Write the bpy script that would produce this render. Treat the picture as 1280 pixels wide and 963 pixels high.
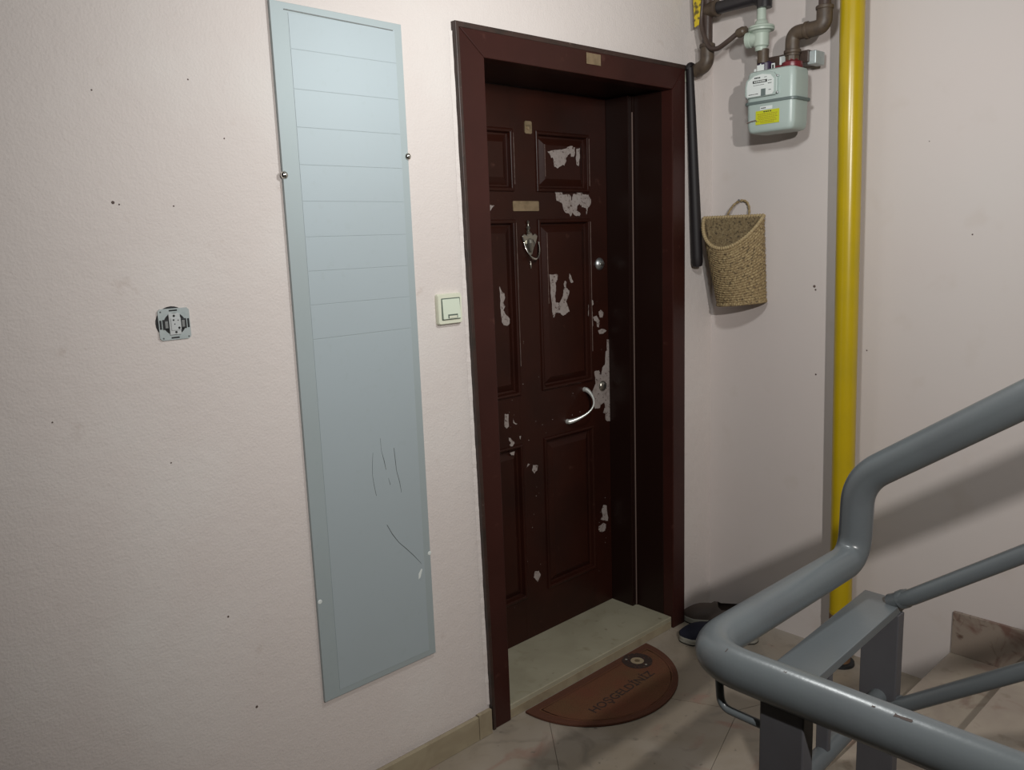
import bpy, bmesh, math, random
from mathutils import Vector, Matrix
from mathutils.geometry import tessellate_polygon
random.seed(7)
for o in list(bpy.data.objects): bpy.data.objects.remove(o)
SC = bpy.context.scene; COL = SC.collection
PI = math.pi
# ------------------------------------------------------------------ camera
cam = bpy.data.cameras.new('camera'); cam.sensor_width = 36; cam.lens = 36*1034/1280; cam.clip_start = 0.02
co = bpy.data.objects.new('camera', cam); COL.objects.link(co); SC.camera = co
yaw, pit, rol = [math.radians(a) for a in (-47.30, 9.955, 2.026)]
cy, sy, cp, sp, cr, sr = math.cos(yaw), math.sin(yaw), math.cos(pit), math.sin(pit), math.cos(rol), math.sin(rol)
Fh = Vector((cy, -sy, 0)); Rt = Vector((-sy, -cy, 0)); Up = Vector((0, 0, 1))
FW = Fh*cp - Up*sp; DN = -Up*cp - Fh*sp
R2 = Rt*cr + DN*sr; D2 = -Rt*sr + DN*cr
mw = Matrix((( R2.x, -D2.x, -FW.x, -2.78), (R2.y, -D2.y, -FW.y, -1.8466), (R2.z, -D2.z, -FW.z, 1.533), (0, 0, 0, 1)))
co.matrix_world = mw
# ------------------------------------------------------------------ world, lights, exposure
w = bpy.data.worlds.new('world'); SC.world = w; w.use_nodes = True
w.node_tree.nodes['Background'].inputs[0].default_value = (.75, .8, .9, 1)
w.node_tree.nodes['Background'].inputs[1].default_value = .02
SC.view_settings.view_transform = 'Standard'; SC.view_settings.look = 'None'
SC.view_settings.exposure = 0.0; SC.view_settings.gamma = 1; SC.view_settings.use_curve_mapping = False
def lamp(name, loc, power, rad, col):
    l = bpy.data.lights.new(name, 'POINT'); l.energy = power; l.shadow_soft_size = rad; l.color = col
    o = bpy.data.objects.new(name, l); COL.objects.link(o); o.location = loc
lamp('landing_lamp_light', (-1.27, -.90, 2.10), 25, .05, (.97, 1, .99))
sl_ = bpy.data.lights.new('stair_spot_light', 'SPOT'); sl_.energy = 138; sl_.shadow_soft_size = .022; sl_.color = (1, .965, .93)
sl_.spot_size = math.radians(108); sl_.spot_blend = 1
so_ = bpy.data.objects.new('stair_spot_light', sl_); COL.objects.link(so_); so_.location = (-2.35, -2.30, 2.05)
so_.rotation_euler = (Vector((-.55, 0, 1.15))-so_.location).to_track_quat('-Z', 'Y').to_euler()
# ------------------------------------------------------------------ material helpers
def mat(name, col, rough=.5, metal=0, bump=None, mottle=None, spec=.5, coat=0, trans=0, tint=0):
    """bump=(scale,strength,dist); mottle=(scale,colour2,lo,hi[,detail])"""
    m = bpy.data.materials.new(name); m.use_nodes = True
    nt = m.node_tree; b = nt.nodes['Principled BSDF']; L = nt.links.new
    b.inputs['Base Color'].default_value = (*col, 1); b.inputs['Roughness'].default_value = rough
    b.inputs['Metallic'].default_value = metal; b.inputs['Specular IOR Level'].default_value = spec
    b.inputs['Coat Weight'].default_value = coat; b.inputs['Transmission Weight'].default_value = trans
    tc = nt.nodes.new('ShaderNodeTexCoord'); geo = nt.nodes.new('ShaderNodeNewGeometry')
    src = geo.outputs['Position']
    last = None
    def nz(scale, detail=4, dist=0):
        n = nt.nodes.new('ShaderNodeTexNoise'); n.inputs['Scale'].default_value = scale; n.inputs['Detail'].default_value = detail
        n.inputs['Distortion'].default_value = dist; L(src, n.inputs['Vector']); return n
    def ramp(inp, lo, hi):
        r = nt.nodes.new('ShaderNodeMapRange'); r.inputs[1].default_value = lo; r.inputs[2].default_value = hi; L(inp, r.inputs[0]); return r.outputs[0]
    def mix(fac, a, bcol):
        x = nt.nodes.new('ShaderNodeMix'); x.data_type = 'RGBA'
        if isinstance(fac, float): x.inputs[0].default_value = fac
        else: L(fac, x.inputs[0])
        if isinstance(a, tuple): x.inputs[6].default_value = (*a, 1)
        else: L(a, x.inputs[6])
        x.inputs[7].default_value = (*bcol, 1); return x.outputs[2]
    last = col
    for mo in (mottle or []):
        n = nz(mo[0], mo[4] if len(mo) > 4 else 4, mo[5] if len(mo) > 5 else 0)
        last = mix(ramp(n.outputs[0], mo[2], mo[3]), last, mo[1])
    if tint:
        oi = nt.nodes.new('ShaderNodeObjectInfo'); r = ramp(oi.outputs['Random'], 0, 1)
        mm = nt.nodes.new('ShaderNodeMath'); mm.operation = 'MULTIPLY'; mm.inputs[1].default_value = tint; L(r, mm.inputs[0])
        last = mix(mm.outputs[0], last, (col[0]*.62, col[1]*.58, col[2]*.5))
    if not isinstance(last, tuple): L(last, b.inputs['Base Color'])
    prev = None
    for bp in (bump or []):
        n = nz(bp[0], bp[3] if len(bp) > 3 else 3)
        bn = nt.nodes.new('ShaderNodeBump'); bn.inputs['Strength'].default_value = bp[1]; bn.inputs['Distance'].default_value = bp[2]
        L(n.outputs[0], bn.inputs['Height'])
        if prev: L(prev, bn.inputs['Normal'])
        prev = bn.outputs[0]
    if prev: L(prev, b.inputs['Normal'])
    return m
M = {}
M['wall'] = mat('pink_plaster', (.66, .60, .57), .62, bump=[(170, .5, .0022), (32, .35, .004)],
    mottle=[(1.6, (.63, .57, .54), .35, .7), (230, (.45, .37, .33), .70, .80), (14, (.54, .47, .43), .66, .80), (2.5, (.68, .64, .61), .5, .8)])
M['wall2'] = mat('smooth_pink_plaster', (.60, .54, .515), .6, bump=[(60, .12, .002), (6, .3, .006)],
    mottle=[(1.3, (.60, .555, .53), .35, .7), (7, (.55, .49, .45), .6, .85)])
M['patch_white'] = mat('white_filler', (.74, .72, .68), .7, bump=[(120, .5, .002)])
M['far'] = mat('far_wall_paint', (.15, .14, .13), .8)
M['ceiling'] = mat('dull_ceiling', (.2, .19, .18), .8)
M['dark'] = mat('dark_brown_paint', (.040, .0118, .009), .34, spec=.28, bump=[(40, .12, .002), (240, .12, .0006)],
    mottle=[(5, (.030, .009, .0068), .4, .7), (18, (.10, .042, .032), .68, .85)])
M['dark3'] = mat('shaded_jamb_paint', (.014, .0055, .004), .34, spec=.3, bump=[(40, .12, .002)])  # same brown paint, darkened to carry the reveal's shade in the colour
M['dark2'] = mat('brown_door_paint', (.028, .0075, .0045), .36, spec=.25, bump=[(30, .12, .002), (260, .10, .0005)],
    mottle=[(6, (.020, .0062, .004), .4, .7), (25, (.07, .03, .022), .68, .85)])
M['bead'] = mat('worn_outer_bead', (.040, .021, .016), .45, mottle=[(30, (.025, .016, .012), .45, .65), (70, (.13, .10, .085), .69, .75)])
M['primer'] = mat('grey_primer', (.30, .255, .235), .7, mottle=[(60, (.20, .16, .145), .5, .75), (12, (.34, .30, .28), .5, .7), (110, (.06, .03, .022), .60, .68)])
M['palebrown'] = mat('pale_brown', (.20, .14, .12), .6)  # pale brown shared by the painted jamb highlight, moulding edges and seal wire
M['marble'] = mat('floor_marble', (.30, .255, .20), .33, tint=.25, bump=[(8, .06, .004)],
    mottle=[(2.2, (.36, .315, .265), .42, .62, 6, 1.2), (3.4, (.30, .185, .15), .60, .74, 8, 2.0), (9, (.235, .205, .17), .54, .74, 8, 1.5), (15, (.12, .105, .09), .68, .82, 6), (40, (.14, .12, .10), .66, .76, 5), (1.3, (.36, .345, .32), .55, .75)])
M['marble_step'] = mat('stair_marble', (.30, .25, .205), .35, mottle=[(3, (.36, .31, .25), .45, .62, 6, 1.5), (7, (.25, .185, .15), .55, .70, 8, 2.0), (20, (.20, .16, .12), .6, .75, 5)])
M['marble_skirt'] = mat('veined_skirting', (.27, .22, .18), .35, mottle=[(6, (.17, .10, .08), .50, .64, 8, 2.2), (13, (.10, .055, .04), .60, .72, 8, 2.0)])
M['thresh'] = mat('threshold_marble', (.37, .345, .255), .33, mottle=[(3, (.31, .285, .205), .4, .65, 6, 1.5), (11, (.27, .24, .16), .60, .78, 6, 1.5), (24, (.15, .12, .08), .68, .8)])
M['base'] = mat('baseboard_marble', (.33, .28, .19), .4, mottle=[(9, (.26, .21, .14), .45, .7, 6, 1), (40, (.17, .13, .09), .66, .8)])
M['grout'] = mat('grout', (.20, .165, .13), .8)
M['silver'] = mat('galvanised_sheet', (.37, .425, .435), .58, metal=.25, bump=[(5, .04, .01)], mottle=[(3, (.38, .44, .455), .4, .7), (60, (.36, .42, .43), .6, .8)])
M['silver2'] = mat('galvanised_sheet_inner', (.40, .46, .485), .58, metal=.25, bump=[(4, .05, .01)], mottle=[(2, (.41, .475, .505), .4, .7), (50, (.39, .45, .47), .6, .8)])
M['scratch'] = mat('scratch', (.09, .10, .10), .6)
M['chrome'] = mat('chrome', (.75, .74, .70), .16, metal=1)
M['steel'] = mat('dull_steel', (.50, .52, .52), .35, metal=.9, bump=[(90, .2, .001)])
M['silverhandle'] = mat('satin_silver', (.80, .82, .78), .3, metal=.6)
M['brass'] = mat('tarnished_brass', (.36, .27, .17), .38, metal=.6, mottle=[(40, (.24, .18, .11), .4, .7)])
M['bronze'] = mat('knocker_metal', (.40, .38, .33), .28, metal=.9)
M['ivory'] = mat('ivory_plastic', (.66, .67, .54), .35)
M['ivory2'] = mat('ivory_plastic_face', (.62, .68, .56), .3)
M['slot'] = mat('dark_slot', (.10, .13, .11), .4)
M['black'] = mat('black_plastic', (.012, .013, .014), .5)
M['zinc'] = mat('zinc_plate', (.48, .53, .53), .42, metal=.35, mottle=[(60, (.42, .48, .48), .45, .7)])
M['mech'] = mat('grey_mechanism', (.50, .52, .52), .5)
M['rail'] = mat('grey_gloss_paint', (.098, .112, .118), .30, bump=[(45, .22, .0015), (300, .15, .0005)],
    mottle=[(7, (.09, .10, .106), .4, .7), (3, (.108, .12, .128), .5, .75)])
M['post'] = mat('grey_post_paint', (.072, .072, .078), .4, bump=[(45, .22, .0015)], mottle=[(7, (.062, .060, .066), .4, .7)])
M['railchip'] = mat('chipped_rust', (.05, .035, .03), .7)
M['yellow'] = mat('yellow_gas_paint', (.48, .34, .006), .28, bump=[(30, .08, .001)], mottle=[(9, (.43, .31, .01), .4, .7)])
M['rustfoot'] = mat('rusty_foot', (.17, .09, .045), .7, mottle=[(30, (.28, .18, .09), .5, .7)])
M['pipe'] = mat('brown_painted_pipe', (.058, .038, .031), .38, bump=[(70, .3, .0015)], mottle=[(25, (.085, .058, .043), .5, .7), (50, (.05, .03, .025), .6, .75)])
M['pipedark'] = mat('dark_pipe', (.022, .020, .022), .35, bump=[(60, .2, .001)])
M['fitting'] = mat('malleable_fitting', (.085, .060, .040), .5, bump=[(80, .4, .0015)], mottle=[(40, (.055, .038, .028), .45, .7)])
M['metergrey'] = mat('grey_green_enamel', (.40, .475, .445), .35)
M['meterseam'] = mat('seam_grey', (.13, .165, .16), .4)
M['regul'] = mat('pale_green_casting', (.42, .49, .42), .42, bump=[(60, .15, .001)])
M['label'] = mat('white_label', (.68, .72, .70), .4)
M['yellabel'] = mat('yellow_sticker', (.52, .54, .02), .4)
M['ink'] = mat('black_ink', (.03, .03, .03), .6)
M['redink'] = mat('red_brown_ink', (.30, .20, .02), .6)
M['red'] = mat('red_seal', (.14, .012, .018), .35)
M['navy'] = mat('navy_canvas', (.007, .008, .022), .8, bump=[(500, .4, .001)])
M['purple'] = mat('dark_violet_tape', (.030, .016, .045), .35)
M['sole'] = mat('white_rubber', (.30, .29, .25), .5)
M['taupe'] = mat('taupe_lining', (.065, .047, .038), .7)
M['matred'] = mat('coir_rust', (.125, .043, .017), .9, bump=[(420, .7, .002)], mottle=[(7, (.112, .052, .02), .4, .65), (4, (.135, .034, .018), .5, .7), (200, (.09, .035, .014), .5, .7)])
M['matedge'] = mat('coir_border', (.092, .030, .014), .9, bump=[(420, .7, .002)], mottle=[(200, (.08, .028, .012), .5, .7)])
M['matink'] = mat('mat_print', (.030, .016, .012), .9, mottle=[(120, (.10, .040, .02), .56, .7)])
M['matbeige'] = mat('mat_beige', (.30, .235, .15), .9)
M['reed'] = mat('seagrass', (.25, .175, .085), .75, bump=[(300, .5, .0015)], mottle=[(160, (.38, .29, .15), .46, .62), (110, (.10, .068, .035), .54, .66)])
M['reed_in'] = mat('seagrass_shaded_inside', (.15, .105, .05), .85, mottle=[(160, (.22, .165, .085), .46, .62), (110, (.06, .04, .02), .54, .66)])  # reed colour darkened for the unlit inside, shade put into the colour
M['reed_rim'] = mat('seagrass_rim', (.34, .25, .13), .75, mottle=[(160, (.42, .33, .18), .46, .62)])
M['yellowlever'] = mat('yellow_lever', (.60, .45, .02), .4, mottle=[(60, (.12, .09, .02), .5, .62)])
M['blackrod'] = mat('black_wood', (.009, .006, .007), .6)
M['speck'] = mat('speck', (.10, .07, .06), .8)
# ------------------------------------------------------------------ mesh helpers
def new(name, bm, m, parent=None, smooth=False, bevel=0, **pr):
    me = bpy.data.meshes.new(name); 
    bmesh.ops.recalc_face_normals(bm, faces=bm.faces); bm.to_mesh(me); bm.free()
    me.materials.append(M[m])
    if smooth:
        me.polygons.foreach_set('use_smooth', [True]*len(me.polygons))
        me.set_sharp_from_angle(angle=math.radians(38))
    o = bpy.data.objects.new(name, me); COL.objects.link(o)
    if parent: o.parent = parent
    if bevel:
        md = o.modifiers.new('bevel', 'BEVEL'); md.width = bevel; md.segments = 2; md.limit_method = 'ANGLE'; md.angle_limit = math.radians(40)
    for k, v in pr.items(): o[k] = v
    return o
def thing(name, label, cat, loc=(0, 0, 0), group=None):
    o = bpy.data.objects.new(name, None); COL.objects.link(o); o.location = loc; o.empty_display_size = .05
    o['label'] = label; o['category'] = cat
    if group: o['group'] = group
    return o
class B:
    """bmesh collector; coordinates in world space minus an origin"""
    def __init__(s, org=(0, 0, 0)): s.b = bmesh.new(); s.o = Vector(org)
    def v(s, p): return s.b.verts.new(Vector(p)-s.o)
    def f(s, vs):
        try: return s.b.faces.new(vs)
        except ValueError: return None
    def box(s, a, c, rot=None):
        (x0, y0, z0), (x1, y1, z1) = a, c
        vs = [s.v(p) for p in ((x0,y0,z0),(x1,y0,z0),(x1,y1,z0),(x0,y1,z0),(x0,y0,z1),(x1,y0,z1),(x1,y1,z1),(x0,y1,z1))]
        for q in ((0,1,2,3),(4,5,6,7),(0,1,5,4),(1,2,6,5),(2,3,7,6),(3,0,4,7)): s.f([vs[i] for i in q])
        if rot is not None:
            c0 = sum((v.co for v in vs), Vector())/8
            for v in vs: v.co = rot @ (v.co-c0) + c0
        return s
    def prism(s, pts, d):
        """pts: closed 3D polygon, extruded by vector d"""
        a = [s.v(p) for p in pts]; c = [s.v(Vector(p)+Vector(d)) for p in pts]; n = len(pts)
        s.f(a); s.f(c[::-1])
        for i in range(n): s.f([a[i], a[(i+1) % n], c[(i+1) % n], c[i]])
        return s
    def ngon(s, pts): s.f([s.v(p) for p in pts]); return s
    def rings(s, rings, cap=True, closed=True):
        R = [[s.v(p) for p in r] for r in rings]; n = len(R[0])
        for a, c in zip(R, R[1:]):
            for i in range(n if closed else n-1): s.f([a[i], a[(i+1) % n], c[(i+1) % n], c[i]])
        if cap: s.f(R[0][::-1]); s.f(R[-1])
        return s
    def tube(s, pts, r, n=14, bend=0, seg=8, cap=True):
        pts = [Vector(p) for p in pts]
        if bend:
            out = [pts[0]]
            for i in range(1, len(pts)-1):
                bd = bend[i] if isinstance(bend, dict) else bend
                p, a, c = pts[i], pts[i-1], pts[i+1]
                u = (a-p); w_ = (c-p); bd = min(bd, u.length*.49, w_.length*.49)
                A = p+u.normalized()*bd; Cc = p+w_.normalized()*bd
                for k in range(seg+1):
                    t = k/seg; out.append(A*(1-t)**2 + p*2*t*(1-t) + Cc*t*t)
            out.append(pts[-1]); pts = out
        rs = r if isinstance(r, (list, tuple)) else [r]*len(pts)
        if len(rs) != len(pts):
            m_ = len(rs)-1; q = [i*m_/(len(pts)-1) for i in range(len(pts))]
            rs = [rs[min(int(t), m_-1)]*(1-(t-min(int(t), m_-1)))+rs[min(int(t), m_-1)+1]*(t-min(int(t), m_-1)) for t in q]
        T = []
        for i in range(len(pts)):
            a = pts[max(i-1, 0)]; c = pts[min(i+1, len(pts)-1)]; T.append((c-a).normalized())
        up = Vector((0, 0, 1)) if abs(T[0].z) < .9 else Vector((1, 0, 0))
        N = (up-T[0]*up.dot(T[0])).normalized(); rg = []
        for i, p in enumerate(pts):
            N = (N-T[i]*N.dot(T[i])).normalized(); Bn = T[i].cross(N)
            rg.append([p+(N*math.cos(2*PI*k/n)+Bn*math.sin(2*PI*k/n))*rs[i] for k in range(n)])
        return s.rings(rg, cap)
    def lathe(s, c, axis, prof, n=24, cap=True):
        """prof: list of (distance along axis, radius)"""
        c = Vector(c); ax = Vector(axis).normalized(); up = Vector((0, 0, 1)) if abs(ax.z) < .9 else Vector((1, 0, 0))
        u = (up-ax*up.dot(ax)).normalized(); w_ = ax.cross(u)
        return s.rings([[c+ax*h+(u*math.cos(2*PI*k/n)+w_*math.sin(2*PI*k/n))*max(r, 1e-4) for k in range(n)] for h, r in prof], cap)
def rrect(w_, h, r, n=4):
    out = []
    for cx_, cy_, a0 in ((w_/2-r, h/2-r, 0), (-w_/2+r, h/2-r, 90), (-w_/2+r, -h/2+r, 180), (w_/2-r, -h/2+r, 270)):
        for k in range(n+1):
            a = math.radians(a0+90*k/n); out.append((cx_+r*math.cos(a), cy_+r*math.sin(a)))
    return out
def text(s, size, mtx, m, name, parent, depth=.0004, xs=1):
    cu = bpy.data.curves.new(name, 'FONT'); cu.body = s; cu.size = size; cu.align_x = 'CENTER'; cu.align_y = 'CENTER'; cu.extrude = depth; cu.resolution_u = 3
    cu.offset = size*.012
    to = bpy.data.objects.new('tmp', cu); COL.objects.link(to); dg = bpy.context.evaluated_depsgraph_get()
    me = bpy.data.meshes.new_from_object(to.evaluated_get(dg)); bpy.data.objects.remove(to)
    me.transform(mtx @ Matrix.Diagonal((xs, 1, 1, 1))); me.name = name; me.materials.clear(); me.materials.append(M[m])
    o = bpy.data.objects.new(name, me); COL.objects.link(o); o.parent = parent; return o
PATCHES=[
 (1,[(-0.6188,1.8362),(-0.5805,1.8431),(-0.5496,1.8452),(-0.5208,1.851),(-0.5127,1.8573),(-0.4914,1.8611),(-0.4756,1.8566),(-0.4763,1.8337),(-0.4847,1.8221),(-0.498,1.8223),(-0.5003,1.8345),(-0.5137,1.8287),(-0.5246,1.816),(-0.5223,1.8073),(-0.5334,1.7895),(-0.5437,1.7926),(-0.5675,1.7797),(-0.5853,1.7843),(-0.5918,1.8151),(-0.601,1.8141),(-0.609,1.8281)]),
 (1,[(-0.4688,1.8517),(-0.4487,1.8561),(-0.4498,1.8207),(-0.4573,1.7902),(-0.468,1.7934),(-0.4717,1.8127)]),
 (0,[(-0.5834,1.6958),(-0.5471,1.6973),(-0.5422,1.6875),(-0.5131,1.6895),(-0.5026,1.6843),(-0.4978,1.6665),(-0.489,1.6898),(-0.4701,1.69),(-0.4671,1.699),(-0.4399,1.6993),(-0.4374,1.6904),(-0.4042,1.6889),(-0.3908,1.6708),(-0.3941,1.6525),(-0.4113,1.6378),(-0.4174,1.6159),(-0.4195,1.6397),(-0.4415,1.6433),(-0.4549,1.6559),(-0.466,1.6487),(-0.472,1.6307),(-0.4505,1.6197),(-0.4562,1.6107),(-0.478,1.6126),(-0.4938,1.6235),(-0.5051,1.6092),(-0.5127,1.62),(-0.5312,1.6237),(-0.5439,1.6379),(-0.551,1.6592),(-0.5768,1.6661)]),
 (1,[(-0.6262,1.4055),(-0.5837,1.4033),(-0.5844,1.3834),(-0.5952,1.375),(-0.5936,1.3477),(-0.5996,1.3264),(-0.5953,1.3006),(-0.5742,1.3008),(-0.5574,1.3234),(-0.5539,1.3488),(-0.5458,1.3519),(-0.5532,1.367),(-0.5449,1.3775),(-0.537,1.3733),(-0.5404,1.3516),(-0.522,1.3393),(-0.5308,1.3178),(-0.5422,1.3002),(-0.5295,1.277),(-0.5245,1.2618),(-0.5437,1.2541),(-0.56,1.2492),(-0.5756,1.2624),(-0.5967,1.2642),(-0.6078,1.2468),(-0.6139,1.251),(-0.6169,1.2841),(-0.6226,1.3388)]),
 (1,[(-0.5198,1.4035),(-0.512,1.3939),(-0.4992,1.3693),(-0.5129,1.3682),(-0.5231,1.3872)]),
 (0,[(-0.4108,1.3092),(-0.3895,1.2925),(-0.3871,1.277),(-0.3987,1.2703),(-0.3935,1.2508),(-0.3921,1.1969),(-0.4014,1.1709),(-0.4127,1.1797),(-0.4084,1.2291),(-0.4196,1.2377)]),
 (0,[(-0.3588,1.2479),(-0.347,1.2546),(-0.3296,1.2415),(-0.336,1.2227),(-0.3535,1.2281)]),
 (0,[(-0.3912,1.2314),(-0.3708,1.2335),(-0.3539,1.2126),(-0.3575,1.1858),(-0.369,1.1908),(-0.3714,1.2104),(-0.3858,1.2156)]),
 (0,[(-0.3636,1.1748),(-0.3429,1.1798),(-0.3135,1.1698),(-0.3316,1.1599),(-0.3552,1.1603)]),
 (0,[(-0.3115,1.1361),(-0.2956,1.1318),(-0.2938,1.0309),(-0.2946,0.8046),(-0.315,0.8055),(-0.327,0.8157),(-0.3265,0.8373),(-0.3424,0.8454),(-0.3298,0.8648),(-0.3333,0.8869),(-0.3535,0.8794),(-0.3618,0.8674),(-0.3894,0.8693),(-0.4007,0.8871),(-0.4031,0.9402),(-0.3828,0.9688),(-0.3894,1.017),(-0.3619,1.0186),(-0.3507,0.996),(-0.342,1.0265),(-0.3258,1.0376),(-0.3206,1.0872),(-0.3126,1.0915)]),
 (1,[(-0.8717,1.3778),(-0.8618,1.3601),(-0.8505,1.3537),(-0.8473,1.3392),(-0.8561,1.3198),(-0.8487,1.3106),(-0.8573,1.2941),(-0.8464,1.2788),(-0.8313,1.2659),(-0.8303,1.2455),(-0.8405,1.2392),(-0.858,1.2424),(-0.8669,1.2576),(-0.8689,1.2951),(-0.8705,1.3408)]),
 (0,[(-0.8675,0.9289),(-0.8485,0.9257),(-0.8492,0.8806),(-0.8605,0.8754),(-0.8697,0.8843)]),
 (0,[(-0.8275,0.9076),(-0.8233,0.8942),(-0.8076,0.8841),(-0.8141,0.8816),(-0.8283,0.8914)]),
 (0,[(-0.8525,0.8413),(-0.843,0.8376),(-0.8245,0.8158),(-0.8399,0.8023),(-0.8491,0.8133),(-0.8414,0.8209),(-0.8507,0.83)]),
 (0,[(-0.8505,0.7824),(-0.826,0.7855),(-0.829,0.7725),(-0.8412,0.7739)]),
 (0,[(-0.8733,0.7138),(-0.8533,0.7242),(-0.8387,0.7228),(-0.8423,0.6996),(-0.8622,0.6911)]),
 (0,[(-0.7694,0.7134),(-0.7612,0.7266),(-0.7512,0.7226)]),
 (0,[(-0.7362,0.7156),(-0.7107,0.7082),(-0.7166,0.6905),(-0.7299,0.6812),(-0.7421,0.6961)]),
 (0,[(-0.8979,0.701),(-0.888,0.708),(-0.8896,0.6955)]),
 (0,[(-0.7999,0.8368),(-0.7916,0.8352),(-0.7946,0.8229)]),
 (0,[(-0.3487,0.4659),(-0.3283,0.458),(-0.3212,0.4082),(-0.3216,0.3913),(-0.3664,0.4088),(-0.3538,0.4223),(-0.3588,0.4516)]),
 (0,[(-0.3792,0.3842),(-0.3505,0.3905),(-0.3342,0.3806),(-0.3389,0.3564),(-0.3596,0.3535),(-0.3797,0.3647)]),
 (0,[(-0.7437,0.3049),(-0.7228,0.301),(-0.7143,0.2825),(-0.7316,0.2587),(-0.7516,0.2836)]),
 (0,[(-0.9222,1.6521),(-0.8778,1.649),(-0.9013,1.6293),(-0.9206,1.6326)]),
]
# ================================================================== SETTING
DX0, DX1, DZ = -1.20, -.235, 2.085          # wall opening of the door
b = B(); T = .36
b.box((-4.8, 0, 0), (DX0, T, 2.75)); b.box((DX1, 0, 0), (0.2, T, 2.75)); b.box((DX0, 0, DZ), (DX1, T, 2.75))
new('wall_left', b.b, 'wall', kind='structure')
new('wall_back', B().box((0, -4.2, -.1), (.2, 0, 2.75)).b, 'wall2', kind='structure')
new('wall_right', B().box((-4.8, -4.2, -.1), (0, -4.0, 2.75)).b, 'far', kind='structure')
new('wall_rear', B().box((-5.0, -4.2, -.1), (-4.8, T, 2.75)).b, 'far', kind='structure')
new('ceiling', B().box((-5, -4.2, 2.75), (.2, T, 2.85)).b, 'ceiling', kind='structure')
# crazy marble floor: every slab a piece of its own
floor = new('floor', B().box((-4.8, -4.0, -.08), (0, T, -.004)).b, 'grout', kind='structure')
random.seed(21)
S = []
for tries in range(4000):
    p = (random.uniform(-4.8, 0), random.uniform(-4.0, 0))
    if all((p[0]-q[0])**2+(p[1]-q[1])**2 > .40**2 for q in S): S.append(p)
def clip(poly, a, c):
    """keep the side of the bisector of a,c that holds a, moved in by a joint"""
    mx, my = (a[0]+c[0])/2, (a[1]+c[1])/2; nx, ny = c[0]-a[0], c[1]-a[1]; L_ = math.hypot(nx, ny); nx /= L_; ny /= L_
    d = lambda p: (p[0]-mx)*nx+(p[1]-my)*ny+.0008
    out = []
    for i in range(len(poly)):
        p, q = poly[i], poly[(i+1) % len(poly)]; dp, dq = d(p), d(q)
        if dp <= 0: out.append(p)
        if (dp < 0) != (dq < 0) and dp != dq:
            t = dp/(dp-dq); out.append((p[0]+t*(q[0]-p[0]), p[1]+t*(q[1]-p[1])))
    return out
for a in S:
    poly = [(-4.8, -4.0), (0, -4.0), (0, 0), (-4.8, 0)]
    for c in S:
        if c is not a and (a[0]-c[0])**2+(a[1]-c[1])**2 < 2.2: poly = clip(poly, a, c)
        if len(poly) < 3: break
    if len(poly) >= 3:
        h = random.uniform(-.0004, 0)
        new('marble_slab', B().prism([(x, y, -.004) for x, y in poly], (0, 0, .004+h)).b, 'marble', floor)
# baseboard of marble pieces
bb = new('baseboard_left', B().box((-4.8, -.014, 0), (-1.245, 0, .068)).b, 'grout', kind='structure')
for x0, x1, h in ((-1.288, -1.236, .083), (-1.69, -1.290, .078), (-2.09, -1.692, .080), (-2.49, -2.092, .078), (-2.89, -2.492, .08)):
    new('marble_strip', B().box((x0, -.027, .0), (x1, -.013, h)).b, 'base', bb, bevel=.0015)
# rough plaster lip where the wall paint meets the casing
random.seed(5)
b = B(); pts = []
N = 150
for i in range(N+1):
    z = .085+(2.10-.085)*i/N; t = i/N
    xe = -1.2243-.0302*t; pts.append((xe+random.uniform(-.001, .0016)+.001*math.sin(i*.9)+.001*math.sin(i*.31), z))
for i in range(N):
    (xa, za), (xb, zb) = pts[i], pts[i+1]
    b.f([b.v((xa-.012, -.0004, za)), b.v((xa, -.0055, za)), b.v((xb, -.0055, zb)), b.v((xb-.012, -.0004, zb))])
    b.f([b.v((xa, -.0055, za)), b.v((xa+.003, -.0054, za)), b.v((xb+.003, -.0054, zb)), b.v((xb, -.0055, zb))])
bmesh.ops.remove_doubles(b.b, verts=b.b.verts[:], dist=.00005)
new('plaster_lip', b.b, 'wall', bpy.data.objects['wall_left'])
# small dirt specks and screw holes on the walls
b = B()
for x, z, r in ((-2.184, 1.638, .004), (-2.172, 1.634, .002), (-2.059, 1.631, .002), (-1.981, .407, .004), (-2.03, .665, .003), (-2.124, 1.067, .002), (-2.0, 1.9, .002), (-1.93, 1.78, .002), (-2.35, 1.2, .002), (-2.2, 1.86, .002)):
    b.lathe((x, .0005, z), (0, -1, 0), [(0, r), (.0012, r*.8)], 7)
for y, z, r in ((-.425, 1.334, .006), (-.430, 1.322, .004), (-.62, 1.12, .003), (-.44, 1.02, .004), (-.79, 1.79, .002), (-.93, 1.5, .003)):
    b.lathe((.0005, y, z), (-1, 0, 0), [(0, r), (.0012, r*.7)], 7)
new('dirt_speck', b.b, 'speck', bpy.data.objects['wall_left'], kind='stuff')
# ------------------------------------------------------------------ door
d1 = thing('door_1', 'x', 'door'); del d1['label']; del d1['category']; d1['kind'] = 'structure'
ZT = .047
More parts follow.
